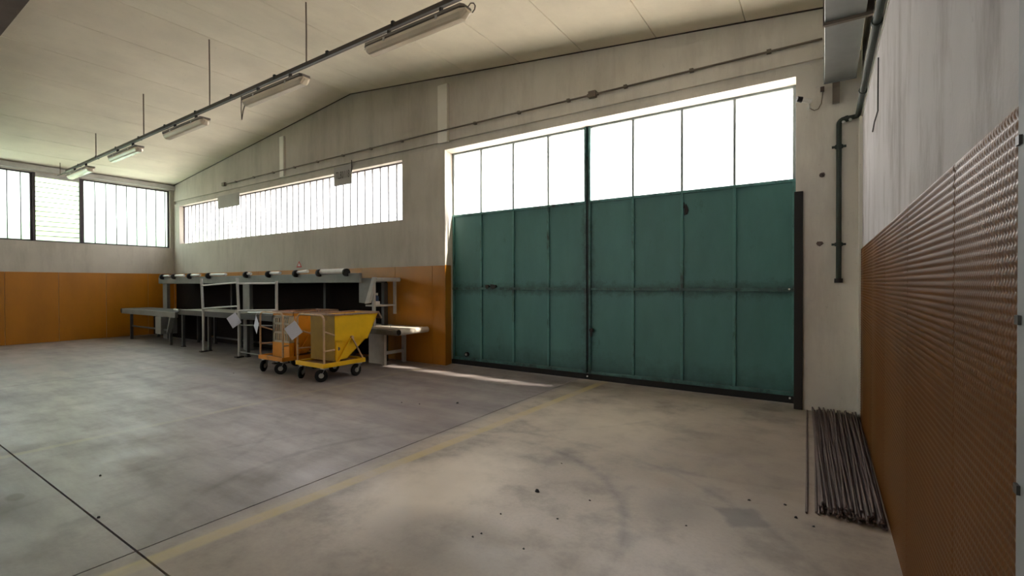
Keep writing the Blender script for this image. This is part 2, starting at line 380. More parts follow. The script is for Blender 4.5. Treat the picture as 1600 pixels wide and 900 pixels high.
# orange dado panels on the back wall
def dado(b, parent):
    return b.build('wall_panel', M_orange, parent, bevel=.003)
x = -5.985
edges = [x, -6.3]
while edges[-1] > L+1.2: edges.append(edges[-1]-1.03)
edges.append(L+.012)
for a, c in zip(edges[:-1], edges[1:]):
    dado(MB().box(c+.003, a-.003, D2-.010-R.random()*.003, D2, .005, 1.90), wb)
b = MB(); b.prism([(-5.985, D2-.012), (-5.970, D2-.012), (-6.028, 7.0), (-6.045, 7.0)], 'z', .005, 1.91); dado(b, wb)

# left wall
b = MB()
def lw(y0, y1, z0, z1): b.box(L-.3, L, y0, y1, z0, z1)
lw(FR-.3, 7.2, 0, 2.73); lw(FR-.3, 7.2, 4.57, 4.9); lw(FR-.3, -5.5, 2.73, 4.57); lw(6.66, 7.2, 2.73, 4.57)
wl = struct(b.build('wall_left', M_wall))
struct(MB().box(L, L+.10, FR, D2, 4.60, 4.735).build('trim_4', M_lgrey))
y = D2-.015; e2 = [y, 6.05]
while e2[-1] > FR+1.2: e2.append(e2[-1]-1.03)
for a, c in zip(e2[:-1], e2[1:]): dado(MB().box(L, L+.010+R.random()*.003, c+.003, a-.003, .005, 1.90), wl)

# left wall windows
def win_frame(name, x0, x1, z0, z1, y0, y1, mat, t=.035):
    return None
def ug_window(idx, axis, fixed, a0, a1, z0, z1, step, mat, frame, fm_t=.04, depth=.06):
    """vertical profiled glass strips between a0..a1"""
    w_ = sthing('window_%d' % idx, (fixed, (a0+a1)/2, z0) if axis == 'y' else ((a0+a1)/2, fixed, z0))
    def bx(p0, p1, q0, q1, f0, f1):
        m_ = MB()
        return m_.box(fixed+f0, fixed+f1, p0, p1, q0, q1) if axis == 'y' else m_.box(p0, p1, fixed+f0, fixed+f1, q0, q1)
    h = depth/2
    bx(a0, a1, z0, z0+fm_t, -h, h).build('bottom_rail', frame, w_); bx(a0, a1, z1-fm_t, z1, -h, h).build('top_rail', frame, w_)
    bx(a0, a0+fm_t, z0+fm_t, z1-fm_t, -h, h).build('side_frame', frame, w_); bx(a1-fm_t, a1, z0+fm_t, z1-fm_t, -h, h).build('side_frame', frame, w_)
    a = a0+fm_t; end = a1-fm_t
    while a < end-.02:
        nx = min(a+step, end)
        bx(a+.004, nx-.004, z0+fm_t, z1-fm_t, -.004, .004).build('pane', mat, w_)
        if nx < end: bx(nx-.009, nx+.009, z0+fm_t, z1-fm_t, -.02, .02).build('glass_joint', M_dgrey, w_)
        a = nx
    return w_
M_wframe = simple('dark_window_frame', (.05, .035, .045), .5)
ug_window(1, 'y', L-.10, 4.52, 6.66, 2.73, 4.57, .25, M_ug, M_wframe)
ug_window(2, 'y', L-.10, 1.0, 3.50, 2.73, 4.57, .25, M_ug, M_wframe)
w3 = sthing('window_3', (L-.1, 4.0, 2.73))
for q in ((3.50, 3.56), (4.46, 4.52)): MB().box(L-.14, L-.04, q[0], q[1], 2.73, 4.57).build('side_frame', M_wframe, w3)
MB().box(L-.13, L-.07, 3.56, 4.46, 2.73, 2.76).build('bottom_rail', M_wframe, w3)
MB().box(L-.13, L-.05, 3.56, 4.46, 4.46, 4.57).build('top_rail', M_lgrey, w3)
for k in range(13):
    z0 = 2.76+k*1.70/13
    MB().prism([(L-.115, z0+.004), (L-.105, z0+.004), (L-.075, z0+1.70/13+.002), (L-.085, z0+1.70/13+.002)], 'y', 3.56, 4.46).build('slat', M_louv, w3)
    MB().box(L-.12, L-.06, 3.56, 4.46, z0-.007, z0+.007).build('slat_bar', M_grey, w3)
ug_window(4, 'y', L-.10, -5.5, .95, 2.73, 4.57, 1.3, M_ug, M_wframe)
struct(MB().box(L-.3, L, .95, 1.0, 2.73, 4.57).build('trim_5', M_wall))
# back ribbon window
ug_window(5, 'x', 6.93, -17.19, -7.12, 2.85, 4.06, .2495, M_ugw, M_wframe, .025, .05)

# right wall
WE = 1.447
b = MB(); b.box(W, W+.3, FR-.3, 7.2, 0, 4.9)
wr = struct(b.build('wall_right', M_wallr))
struct(MB().box(W-.006, W, 1.5, D2, 3.42, 4.77).build('trim_6', M_white))
# embossed sheet panels: relief is real geometry
def emboss(y0, y1, z0=.01, z1=1.938):
    ay, az = .0055, .00675; ny = max(2, int(round((y1-y0)/ay))); nz = int(round((z1-z0)/az))
    yy = np.linspace(y0, y1, ny+1); zz = np.linspace(z0, z1, nz+1)
    Yg, Zg = np.meshgrid(yy, zz)
    h = .0048*np.cos(2*np.pi*Yg/.022)*np.cos(2*np.pi*Zg/.054)
    edge = np.minimum(1, np.minimum(np.minimum(Yg-y0, y1-Yg), np.minimum(Zg-z0, z1-Zg))/.008)
    Xg = W-.010-h*edge
    Xg[edge <= 0] = W
    co = np.stack([Xg, Yg, Zg], -1).reshape(-1, 3)-np.array([W, (y0+y1)/2, 0])
    idx = np.arange((ny+1)*(nz+1)).reshape(nz+1, ny+1)
    q = np.stack([idx[:-1, :-1], idx[1:, :-1], idx[1:, 1:], idx[:-1, 1:]], -1).reshape(-1, 4)
    me = bpy.data.meshes.new('embossed_panel'); me.vertices.add(len(co)); me.vertices.foreach_set('co', co.astype(np.float32).ravel())
    me.loops.add(q.size); me.loops.foreach_set('vertex_index', q.astype(np.int32).ravel())
    me.polygons.add(len(q)); me.polygons.foreach_set('loop_start', np.arange(0, q.size, 4, dtype=np.int32))
    me.polygons.foreach_set('use_smooth', np.ones(len(q), bool)); me.update(); me.validate()
    me.materials.append(M_orangep)
    o = bpy.data.objects.new('embossed_panel', me); COL.objects.link(o); o.parent = wr
    o.location = Vector((W, (y0+y1)/2, 0))-ORG['wall_right']
for a, c in ((WE, 2.048), (2.052, 3.068), (3.072, 4.098), (4.102, 5.128), (5.132, 6.148), (6.152, 6.595)): emboss(a, c)
MB().box(W-.014, W, WE-.07, WE-.003, 0, 2.7).build('edge_post', M_post, wr)
for zz in (1.84, 1.46, 1.1, .6): MB().box(W-.020, W-.013, WE-.03, WE-.008, zz, zz+.02).build('clip', M_dgrey, wr)
# unseen front wall behind the camera; its window band is added for fill light
b = MB(); b.box(L-.3, W+.3, FR-.3, FR, 0, 2.75); b.box(L-.3, -14.1, FR-.3, FR, 2.75, 4.25); b.box(-4.9, W+.3, FR-.3, FR, 2.75, 4.25)
b.box(L-.3, W+.3, FR-.3, FR, 4.25, 4.7); b.prism([(L-.3, 4.7), (W+.3, 4.7), (W+.3, roofz(W)+.03), (XR, ZR+.05), (L-.3, roofz(L)+.02)], 'y', FR-.3, FR)
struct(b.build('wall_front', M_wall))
ug_window(6, 'x', FR-.1, -14.1, -4.9, 2.75, 4.25, 1.2, M_ugw, M_wframe)

# ------------------------------------------------------------------ outside
g_ = MB().box(-60, 45, -50, 60, -.5, -.31).build('yard_paving', M_ground); struct(g_); g_.name = 'ground'
def hedge(x0, x1, y0, y1, z1, label):
    b = MB(); nx = 60; rr = random.Random(3)
    long_y = (y1-y0) > (x1-x0)
    for k in range(700):
        cx = rr.uniform(x0, x1); cy = rr.uniform(y0, y1); cz = rr.uniform(0, z1); s = rr.uniform(.3, .7)
        vs = [(cx+rr.uniform(-s, s), cy+rr.uniform(-s, s), cz+rr.uniform(-s, s)) for _ in range(4)]
        b.add(vs, [(0, 1, 2), (0, 2, 3), (0, 3, 1), (1, 3, 2)])
    b.box(x0+.3, x1-.3, y0+.2, y1-.2, -.3, z1-.4)
    o = b.build('hedge', M_leaf); o['kind'] = 'stuff'; return tag(o, label, 'hedge')
hedge(-26, -24, -14, 16, 4.3, 'pale green hedge seen as a blur behind the frosted left windows')

# ------------------------------------------------------------------ gate
gt = sthing('door_1', (-3.17, D, 0))
mx = [-6.04, -5.35, -4.63, -3.92, -3.19, -2.44, -1.715, -1.02, -.30]
GB, GM, GT = .09, 1.46, 2.865
for i in range(8):
    a, c = mx[i]+.018, mx[i+1]-.018
    for z0, z1 in ((GB, GM), (GM, GT)):
        MB().box(a, c, D+.01, D+.03, z0+.02, z1-.02).build('metal_panel', M_green, gt)
    MB().box(a, c, D+.012, D+.018, GT+.02, GZ-.02).build('pane', M_glass, gt)
for i, x_ in enumerate(mx):
    hw = .02
    if i == 4:
        for s in (-1, 1): MB().box(x_+s*.035-.018, x_+s*.035+.018, D-.03, D+.04, GB, GZ).build('meeting_stile', M_greenf, gt, bevel=.004)
        MB().box(x_-.022, x_+.022, D+.035, D+.05, .004, GZ).build('cover_strip', M_greenf, gt); MB().box(x_-.006, x_+.006, D-.025, D-.012, .3, 3.6).build('lock_rod', M_black, gt)
    else:
        xx = x_+(.02 if i == 0 else -.02 if i == 8 else 0)
        MB().box(xx-hw, xx+hw, D-.02, D+.04, GB, GT+.02).build('mullion', M_greenf, gt, bevel=.004)
        MB().box(xx-hw*.8, xx+hw*.8, D-.01, D+.04, GT+.02, GZ).build('glazing_bar', M_greydoor, gt, bevel=.003)
MB().box(-3.25, -3.13, D-.045, D+.02, .004, GB).build('rubber_seal', M_rubber, gt)
for s in ((-6.04, -3.245), (-3.135, -.30)):
    MB().box(s[0], s[1], D-.028, D+.036, GM-.022, GM+.022).build('mid_rail', M_greenf, gt, bevel=.004)
    MB().box(s[0], s[1], D-.024, D+.036, GT-.02, GT+.02).build('glazing_rail', M_greenf, gt, bevel=.004)
    MB().box(s[0], s[1], D-.015, D+.036, GZ-.03, GZ).build('top_rail', M_greydoor, gt)
    MB().box(s[0], s[1], D-.022, D+.036, GB, GB+.05).build('bottom_rail', M_greenf, gt, bevel=.004)
    MB().box(s[0], s[1], D-.05, D+.02, .004, GB).build('rubber_seal', M_rubber, gt)
b = MB().tube([(-3.11, D-.03, .80), (-3.11, D-.06, .80)], .035, 12); b.box(-3.125, -3.095, D-.07, D-.05, .70, .80); b.build('lock', M_black, gt)
MB().tube([(-5.70, D+.012, .2), (-5.70, D-.03, .2)], .045, 14).build('rubber_bumper', M_black, gt)
MB().tube([(-5.70, D-.03, .2), (-5.70, D-.037, .2)], .022, 12).build('bumper_bolt', M_chrome, gt)
for x_, z_ in ((-3.18, .055), (-.36, .07), (-.37, 1.47)): MB().tube([(x_, D-.05, z_), (x_, D-.062, z_)], .013, 8).build('light_leak_dot', M_leak, gt)  # white dots imitating daylight leaking through small holes
# torn paint flakes and rag at the rail
for x_, z_, sx_, sz_ in ((-5.2, 1.5, .05, .05), (-5.07, 1.5, .09, .06), (-1.66, 2.60, .035, .09), (-1.69, 2.68, .02, .05)):
    pts = [(x_+sx_*math.cos(a)*R.uniform(.5, 1.1), z_+sz_*math.sin(a)*R.uniform(.5, 1.1)) for a in [k*.785 for k in range(8)]]
    MB().prism(pts, 'y', D+.012, D-.005 if z_ > 2 else D-.04).build('torn_patch', M_black, gt)
# black side post
struct(MB().box(-.305, -.212, D2-.035, D2, 0, 2.665).build('trim_7', M_black, bevel=.004))

# ------------------------------------------------------------------ right corner: duct, pipe, anchors, camera
du = thing('air_duct', (.16, 4, 3.87), 'grey galvanised rectangular air duct under the ceiling along the right wall', 'duct')
for y0, y1 in ((.6, 2.08), (2.12, 3.6), (3.64, 5.08), (5.12, 6.60)):
    MB().box(0.0, .298, y0, y1, 3.87, 4.30).build('duct_section', M_galv, du, bevel=.004)
for y_ in (2.1, 3.62, 5.1): MB().box(-.012, .35, y_-.02, y_+.02, 3.845, 4.32).build('flange', M_conduit, du)
MB().box(-.006, .304, 6.60, 6.62, 3.86, 4.31).build('end_cap', M_galv, du)
b = MB().box(.08, .15, 6.62, 6.772, 3.80, 3.90); b.prism([(6.62, 3.80), (6.772, 3.80), (6.772, 3.66), (6.70, 3.66)], 'x', .08, .15)
tag(b.build('wall_bracket', M_conduit), 'rust-brown wall bracket under the end of the grey air duct', 'bracket')

wp = thing('water_pipe', (.2, 6.70, 1.56), 'dark green pipe running along the right wall and dropping beside the gate', 'pipe')
yv = D2-.045
path = [(.322, .6, 3.47), (.322, 5.2, 3.47), (.322, yv-.06, 3.465)]+[(.322-.04*(1-math.cos(a)), yv-.06+.06*math.sin(a), 3.46) for a in (.5, 1.0, 1.57)]
MB().tube(path, .027, 12).build('pipe_run', M_pipe, wp)
path = [(.29, yv, 3.46), (.20, yv, 3.455)]+[(.20-.055*math.sin(a), yv, 3.40+.055*math.cos(a)) for a in (.4, .8, 1.2, 1.57)]+[(.145, yv, 1.585)]
MB().tube(path, .027, 12).build('drop_pipe', M_pipe, wp)
for z_ in (3.14, 2.0):
    b = MB().tube([(.145, yv, z_-.02), (.145, yv, z_+.02)], .04, 12); b.box(.075, .215, yv-.012, yv+.012, z_-.012, z_+.012); b.box(.135, .155, yv, D2, z_-.01, z_+.01); b.build('pipe_clamp', M_pipe, wp)
MB().tube([(.145, yv, 1.55), (.145, yv, 1.60)], .042, 12).build('end_plug', M_black, wp)
MB().tube([(.205, yv, 3.45), (.235, yv, 3.455)], .036, 12).build('pipe_coupling', M_pipe, wp)
for x_, z_ in ((.185, 3.41), (.25, 3.425)): MB().tube([(x_, yv-.03, z_), (x_, yv-.045, z_)], .016, 8).build('coupling_bolt', M_whitep, wp)
for y_ in (5.9, 4.4, 2.9): MB().tube([(.322, y_-.02, 3.47), (.322, y_+.02, 3.47)], .036, 12).build('pipe_clamp', M_pipe, wp)

for (x_, z_, nm) in ((-.02, 2.84, 'upper rusty anchor stub sticking out of the wall right of the gate'), (-.04, 2.02, 'lower rusty anchor stub sticking out of the wall right of the gate')):
    a_ = thing('wall_anchor', (x_, D2, z_), nm, 'anchor')
    pts = [(x_+.035*math.cos(t)*R.uniform(.75, 1.15), z_+.035*math.sin(t)*R.uniform(.7, 1.1)) for t in [k*math.pi/4 for k in range(8)]]
    MB().prism(pts, 'y', D2-.012, D2).build('plate', M_rust, a_); MB().tube([(x_, D2-.01, z_), (x_-.006, D2-.05, z_-.006)], .013, 8).build('bolt', M_rust, a_)

cc = thing('security_camera', (-.2, D2, 3.70), 'small white security camera with black lens at the top right of the gate', 'camera')
MB().tube([(-.13, D2-.07, 3.72), (-.225, D2-.11, 3.745)], .03, 12).build('housing', M_whitep, cc, bevel=.004)
MB().tube([(-.223, D2-.109, 3.7447), (-.275, D2-.13, 3.757)], .034, 12).build('lens_hood', M_black, cc)
b = MB().tube([(-.15, D2-.08, 3.70), (-.15, D2-.03, 3.665), (-.15, D2, 3.66)], .012, 8); b.tube([(-.15, D2-.012, 3.66), (-.15, D2, 3.66)], .03, 12); b.build('mount', M_whitep, cc)
MB().tube([(-.14, D2-.02, 3.65), (-.10, D2-.015, 3.62), (-.06, D2-.015, 3.63), (-.03, D2-.015, 3.69), (-.02, D2-.015, 3.77), (-.015, D2-.015, 3.85)], .005, 6).build('cable', M_conduit, cc)
MB().box(-.04, .0, D2-.04, D2, 3.83, 3.88).build('cable_gland', M_rust, cc)
tag(MB().tube([(.352, 4.68, 3.31), (.350, 4.675, 3.1), (.351, 4.69, 2.9), (.352, 5.02, 2.90), (.353, 5.2, 2.87)], .005, 6).build('loose_wire', M_black), 'thin loose black wire hanging on the stained right wall', 'wire')

# ------------------------------------------------------------------ conduit on back wall
cn = thing('wall_conduit', (-7.1, D2, 4.42), 'thin dusty electrical conduit clipped along the back wall above the windows', 'conduit')
yc = D2-.03
MB().tube([(-14.2, yc, 4.40), (-6.12, yc-.05, 4.42), (-5.85, yc-.05, 4.42), (-2.95, yc, 4.44), (-.02, yc, 4.45)], .014, 8).build('tube', M_conduit, cn)
k = -13.6
while k < -.2:
    zc = 4.40+(k+14.2)*.0036
    if not -6.2 < k < -5.8: MB().box(k-.025, k+.025, yc-.025, D2, zc-.022, zc+.022).build('clip', M_conduit, cn)
    k += .93
b = MB().box(-3.02, -2.90, D2-.07, D2, 4.39, 4.49); b.box(-3.05, -2.87, D2-.05, D2, 4.42, 4.46); b.build('junction_box', M_conduit, cn, bevel=.005)
MB().box(-14.32, -14.18, D2-.07, D2, 4.35, 4.45).build('end_box', M_conduit, cn, bevel=.005)

# ------------------------------------------------------------------ cable tray and lamps
YR = 3.93
def rz(x): return 4.625-(-3.4-x)*.0075 if x < -3.4 else 4.625
ty = thing('cable_tray', (-8, YR, 4.55), 'long dark cable tray hung on thin rods beneath the pitched ceiling', 'cable tray')
MB().bar((-16.5, YR, rz(-16.5)), (.2, YR, rz(-3.4)+.005), .06, .045).build('tray', M_tray, ty)
MB().bar((-16.5, YR-.02, rz(-16.5)-.027), (.2, YR-.02, rz(-3.4)-.022), .02, .010).build('tray_lip', M_dgrey, ty)
for i in range(6):
    x_ = -14.32+i*2.775
    if x_ > .3: continue
    MB().tube([(x_, YR, rz(x_)+.02), (x_+.004, YR, (rz(x_)+roofz(x_))/2), (x_, YR, roofz(x_)+.01)], .011, 6).build('drop_rod', M_rod, ty)
MB().tube([(-16.4, YR, rz(-16.4)), (-16.6, YR, rz(-16.4)-.02), (-17.0, YR, 4.5), (-17.2, YR-.02, 4.5)], .01, 6).build('feed_cable', M_black, ty)
MB().tube([(-17.05, YR, 4.5), (-17.05, YR, roofz(-17.05)+.01)], .010, 6).build('drop_rod', M_rod, ty)
for k_ in range(11):
    x_ = -3.0-k_*1.25; MB().box(x_-.02, x_+.02, YR-.036, YR+.036, rz(x_)-.032, rz(x_)+.032).build('tray_joint', M_black, ty)

def lamp(x0, x1, label):
    zc = rz((x0+x1)/2)-.12; zb = zc-.06
    t = thing('batten_lamp', ((x0+x1)/2, YR, zb-.09), label, 'lamp', 'unlit batten lamps under the cable tray')
    xm = (x0+x1)/2; hl = (x1-x0)/2
    def loft(secs, mat, nm):
        # secs: list of (x, halfwidth_top, halfwidth_bottom, ztop, zbot)
        b = MB(); v = []; f = []; n_ = 8
        for (x, a, c, zt, zo) in secs:
            v += [(x, YR-a, zt), (x, YR+a, zt), (x, YR+a*.98, (zt*.6+zo*.4)), (x, YR+c, zo+.012), (x, YR+c*.6, zo), (x, YR-c*.6, zo), (x, YR-c, zo+.012), (x, YR-a*.98, (zt*.6+zo*.4))]
        for i in range(len(secs)-1):
            for k in range(n_): f.append((i*n_+k, i*n_+(k+1) % n_, (i+1)*n_+(k+1) % n_, (i+1)*n_+k))
        f.append(tuple(range(n_))); f.append(tuple(range((len(secs)-1)*n_, len(secs)*n_))[::-1])
        return b.add(v, f).build(nm, mat, t)
    loft([(x0+.01, .06, .065, zb+.035, zb-.0), (x0+.05, .085, .085, zb+.045, zb-.0), (x1-.05, .085, .085, zb+.045, zb), (x1-.01, .06, .065, zb+.035, zb)], M_lampb, 'body')
    loft([(x0, .055, .03, zb-.002, zb-.03), (x0+.07, .080, .055, zb-.002, zb-.085), (x1-.07, .080, .055, zb-.002, zb-.085), (x1, .055, .03, zb-.002, zb-.03)], M_diff, 'diffuser')
    for k in (-1, 1):
        x = xm+k*hl*.52
        MB().box(x-.012, x+.012, YR-.02, YR+.02, zb+.04, rz(x)-.024).build('bracket', M_black, t)
        MB().box(x-.015, x+.015, YR-.09, YR-.084, zb-.02, zb+.02).build('clip', M_chrome, t)
    return t, zb
l1, zb = lamp(-4.72, -3.13, 'largest batten lamp, nearest the gate, with a cable loop at its right end')
MB().tube([(-3.16, YR, zb+.01)]+[(-3.10+.06*math.sin(a), YR, zb+.0+.055*math.cos(a)) for a in (0, .7, 1.4, 2.1, 2.8)], .007, 6).build('cable_loop', M_conduit, l1)
l2, zb = lamp(-7.62, -5.99, 'second batten lamp from the gate, brownish, with a cable dangling at its left end')
MB().tube([(-7.73, YR, rz(-7.7)-.03), (-7.74, YR, 4.33), (-7.72, YR, 4.17), (-7.68, YR, 4.30), (-7.6, YR, zb)], .008, 6).build('dangling_cable', M_conduit, l2)
lamp(-10.50, -8.88, 'third batten lamp from the gate, middle of the row of five')
lamp(-13.35, -11.72, 'fourth batten lamp from the gate, second from the left end of the row')
lamp(-16.25, -14.62, 'farthest and smallest batten lamp, beside the left windows')

# ------------------------------------------------------------------ signs on the ribbon window
def plate(x0, x1, z0, z1, y): return MB().box(x0, x1, y-.006, y, z0, z1)
sg = thing('hanging_sign', (-9.0, D2-.01, 3.77), 'grey cardboard sign with dark letters hanging over the ribbon window', 'sign')
plate(-9.29, -8.67, 3.77, 4.19, D2-.01).build('board', M_sign, sg)
MB().box(-8.68, -8.66, D2-.02, D2-.012, 4.02, 4.28).build('string', M_black, sg)
cu = bpy.data.curves.new('lettering', 'FONT'); cu.body = 'TL80/118'; cu.size = .17; cu.extrude = .001; cu.align_x = 'CENTER'
to = bpy.data.objects.new('tmp', cu); COL.objects.link(to); bpy.context.view_layer.update()
me = bpy.data.meshes.new_from_object(to.evaluated_get(bpy.context.evaluated_depsgraph_get())); bpy.data.objects.remove(to)
for v_ in me.vertices:
    x, y, z = v_.co; v_.co = (x*.72, -z, y*1.35)
me.materials.append(M_signd); o = bpy.data.objects.new('lettering', me); COL.objects.link(o); o.parent = sg; o.location = Vector((-8.98, D2-.018, 3.92))-ORG[sg.name]
tag(plate(-14.67, -13.45, 3.74, 4.10, D2-.002).build('blank_sign', M_sign), 'blank grey board covering the top of the ribbon window near the left corner', 'board')

ts = thing('warning_sticker', (-10.68, D2, 1.97), 'tiny red triangular warning sticker on the wall above the benches', 'sticker')
MB().prism([(-10.80, 1.965), (-10.57, 1.965), (-10.685, 2.12)], 'y', D2-.004, D2).build('triangle', M_red, ts)
MB().prism([(-10.745, 1.995), (-10.625, 1.995), (-10.685, 2.075)], 'y', D2-.006, D2-.003).build('white_field', M_whitep, ts)

# ------------------------------------------------------------------ steel rods by the right wall
def rod(name, p, q, r=.008):
    return MB().tube([p, q], r, 6).build(name, M_rust)
sr = rod('steel_rod', (-.092, 3.72, .0085), (-.165, 6.72, .0085)); tag(sr, 'single thin steel rod lying apart, left of the bundle of rods', 'rod')
lay = 0; n_rod = 0
proto = None
for lay in range(4):
    nn = [23, 21, 18, 11][lay]; lo = -.035+.012*lay; hi = .335-.010*lay
    for k in range(nn):
        t = k/(nn-1); x0 = lo+(hi-lo)*t; spread = R.uniform(-.012, .012)
        near = Vector((x0+spread*.4, 3.78+R.uniform(-.04, .07)-t*.03, .009+lay*.0172)); far_x = -.085+(.335+.085)*t*1.0
        if lay >= 2: far_x += R.uniform(-.10, .02)
        far = Vector((max(-.11, min(.335, far_x)), 6.70+R.uniform(-.05, .03), .009+lay*.0172+ (R.uniform(0, .004) if lay else 0)))
        o = rod('steel_rod', near, far)
        tag(o, 'long rusty dark steel rod in the bundle on the floor by the right wall', 'rod', 'rusty steel rods bundled by the right wall')
# ------------------------------------------------------------------ debris
chips = [(-1.78, 3.03, .022), (-1.81, 2.6, .007), (-1.46, 2.33, .008), (-1.46, 2.75, .008), (-1.39, 3.11, .008), (-1.88, 3.62, .007), (-.44, 3.73, .010), (-.22, 3.79, .010),
         (-3.97, 4.72, .020), (-1.79, 2.27, .008), (-1.77, 2.33, .007), (-.73, 3.12, .007), (-4.9, 1.35, .012), (-4.03, 1.1, .012), (-.15, 3.62, .012), (-.05, 3.55, .009), (-4.6, 4.35, .012), (-4.35, 4.42, .010), (-8.6, 4.2, .014)]
for i, (x, y, s) in enumerate(chips):
    b = MB(); n_ = 7; base = [(x+s*math.cos(k*6.283/n_)*R.uniform(.8, 1.4), y+s*.8*math.sin(k*6.283/n_)*R.uniform(.7, 1.2), 0) for k in range(n_)]
    topv = [(x+(px-x)*.6, y+(py-y)*.6, s*R.uniform(.5, .9)) for px, py, _ in base]
    b.add(base+topv, [tuple(range(n_))[::-1], tuple(range(n_, 2*n_))]+[(k, (k+1) % n_, n_+(k+1) % n_, n_+k) for k in range(n_)])
    o = b.build('grit_chip', M_black)
    if i == 0: tag(o, 'largest dark pebble, alone on the pale floor in front of the gate', 'pebble'); o.name = 'pebble'
    elif i == 8: tag(o, 'dark lump on the floor between the yellow cart and the gate', 'pebble'); o.name = 'pebble'
    else: tag(o, 'tiny dark chip of grit on the concrete floor', 'grit', 'grit scattered over the floor')

# ------------------------------------------------------------------ hopper carts
def caster(parent, x, y, ang, r=.08, zt=.2):
    c, s = math.cos(ang), math.sin(ang); off = .05
    wx, wy = x+c*off, y+s*off; nrm = Vector((-s, c, 0))
    p = Vector((wx, wy, r))
    tyre = MB().tube([p-nrm*.021, p-nrm*.015, p+nrm*.015, p+nrm*.021], [r*.93, r, r, r*.93], 20).build('caster_wheel', M_rubber, parent)
    MB().tube([p-nrm*.024, p+nrm*.024], r*.40, 16).build('wheel_hub', M_chrome, tyre)
    b = MB()
    for sg_ in (-1, 1):
        q = p+nrm*sg_*.032; a0 = Vector((x, y, zt-.02))+nrm*sg_*.032
        b.bar(a0, q-Vector((0, 0, .012)), .045, .005)
    b.box(x-.045, x+.045, y-.045, y+.045, zt-.025, zt)
    b.build('caster_fork', M_chrome, parent)
def hopper_cart(ox, oy, label, body, bodyd, tube, rim, hop_x, rail_mat, name='hopper_cart'):
    """x from ox-.75 to ox, y from oy to oy+.82"""
    x1, x0 = ox, ox-.75; y0, y1 = oy, oy+.82
    t = thing(name, ((x0+x1)/2, (y0+y1)/2, 0), label, 'cart')
    b = MB(); zt, zb = .295, .225
    b.box(x1-.035, x1, y0, y1, zb, zt); b.box(x0, x0+.035, y0, y1, zb, zt); b.box(x0+.035, x1-.035, y0, y0+.035, zb, zt); b.box(x0+.035, x1-.035, y1-.035, y1, zb, zt)
    b.build('chassis', rail_mat, t, bevel=.004)
    for k in range(5):
        w_ = .75/5; MB().box(x0+.037+k*(.676/5), x0+.035+(k+1)*(.676/5)-.002, y0+.036, y1-.036, zb+.02, zb+.045).build('deck_plank', M_wood, t)
    for (cx, cy, an) in ((x1-.08, y0+.08, -2.2), (x1-.08, y1-.09, -1.5), (x0+.08, y0+.08, -1.0), (x0+.08, y1-.09, -1.6)): caster(t, cx, cy, an, .1, .225)
    # handle
    yh = y0+.03; r = .016; zt_ = 1.06
    ptsL = [(x0+.02, yh, zt), (x0+.02, yh, zt_-.09)]+[(x0+.02+.09*(1-math.cos(a)), yh, zt_-.09+.09*math.sin(a)) for a in (.4, .8, 1.2, 1.57)]
    ptsR = [(x1-.02-.09*(1-math.cos(a)), yh, zt_-.09+.09*math.sin(a)) for a in (1.57, 1.2, .8, .4)]+[(x1-.02, yh, zt_-.09), (x1-.02, yh, zt)]
    MB().tube(ptsL+ptsR, r, 10).build('handle', tube, t)
    hx0, hx1 = hop_x; hy = y0+.25
    for sx_ in (x0+.02, x1-.02):
        hxn = hx0 if sx_ < (x0+x1)/2 else hx1
        MB().tube([(sx_, yh, .80), (hxn, hy, .72)], .013, 8).build('handle_brace', tube, t)
        MB().tube([(sx_, yh, .49), (hxn, hy, .49)], .013, 8).build('handle_brace', tube, t)
    # hopper: hollow shell, side profile in (y,z)
    prof = [(hy, .32), (hy, 1.05), (hy+.90, 1.05), (hy+.96, .94), (hy+.665, .62), (hy+.26, .32)]
    yb, th = hy, .008
    b = MB()
    outline = [(hy, .62), (hy, 1.06), (hy+.90, 1.06), (hy+.665, .62)]
    low = [(hy+.015, .32), (hy+.015, .62), (hy+.65, .62), (hy+.26, .32)]
    for xa in (hx0, hx1-th): b.prism(outline, 'x', xa, xa+th)
    b.prism(low, 'x', hx0+.02, hx0+.02+th); b.prism(low, 'x', hx1-.02-th, hx1-.02)
    b.box(hx0, hx1, hy, hy+.02, .615, .63); b.box(hx0, hx0+.03, hy, hy+.66, .612, .626); b.box(hx1-.03, hx1, hy, hy+.66, .612, .626)
    b.add([(hx0, hy+.665, .62), (hx1, hy+.665, .62), (hx1, hy+.90, 1.06), (hx0, hy+.90, 1.06), (hx0, hy+.657, .62), (hx1, hy+.657, .62), (hx1, hy+.892, 1.06), (hx0, hy+.892, 1.06)],
          [(0, 1, 2, 3), (7, 6, 5, 4), (0, 4, 5, 1), (1, 5, 6, 2), (2, 6, 7, 3), (3, 7, 4, 0)])
    b.add([(hx0+.02, hy+.26, .32), (hx1-.02, hy+.26, .32), (hx1-.02, hy+.65, .62), (hx0+.02, hy+.65, .62), (hx0+.02, hy+.25, .325), (hx1-.02, hy+.25, .325), (hx1-.02, hy+.64, .62), (hx0+.02, hy+.64, .62)],
          [(0, 1, 2, 3), (7, 6, 5, 4), (0, 4, 5, 1), (1, 5, 6, 2), (2, 6, 7, 3), (3, 7, 4, 0)])
    b.box(hx0+.02, hx1-.02, hy+.015, hy+.26, .315, .325)
    hop = b.build('hopper', body, t)
    MB().box(hx0, hx1, hy-.004, hy+.004, .30, 1.045).build('back_plate', bodyd, t)
    b = MB(); z_ = 1.055
    b.bar((hx1+.002, hy-.01, z_), (hx1+.002, hy+.90, z_), .03, .03); b.bar((hx0-.002, hy-.01, z_), (hx0-.002, hy+.90, z_), .03, .03)
    b.bar((hx0, hy-.005, z_), (hx1, hy-.005, z_), .03, .03)
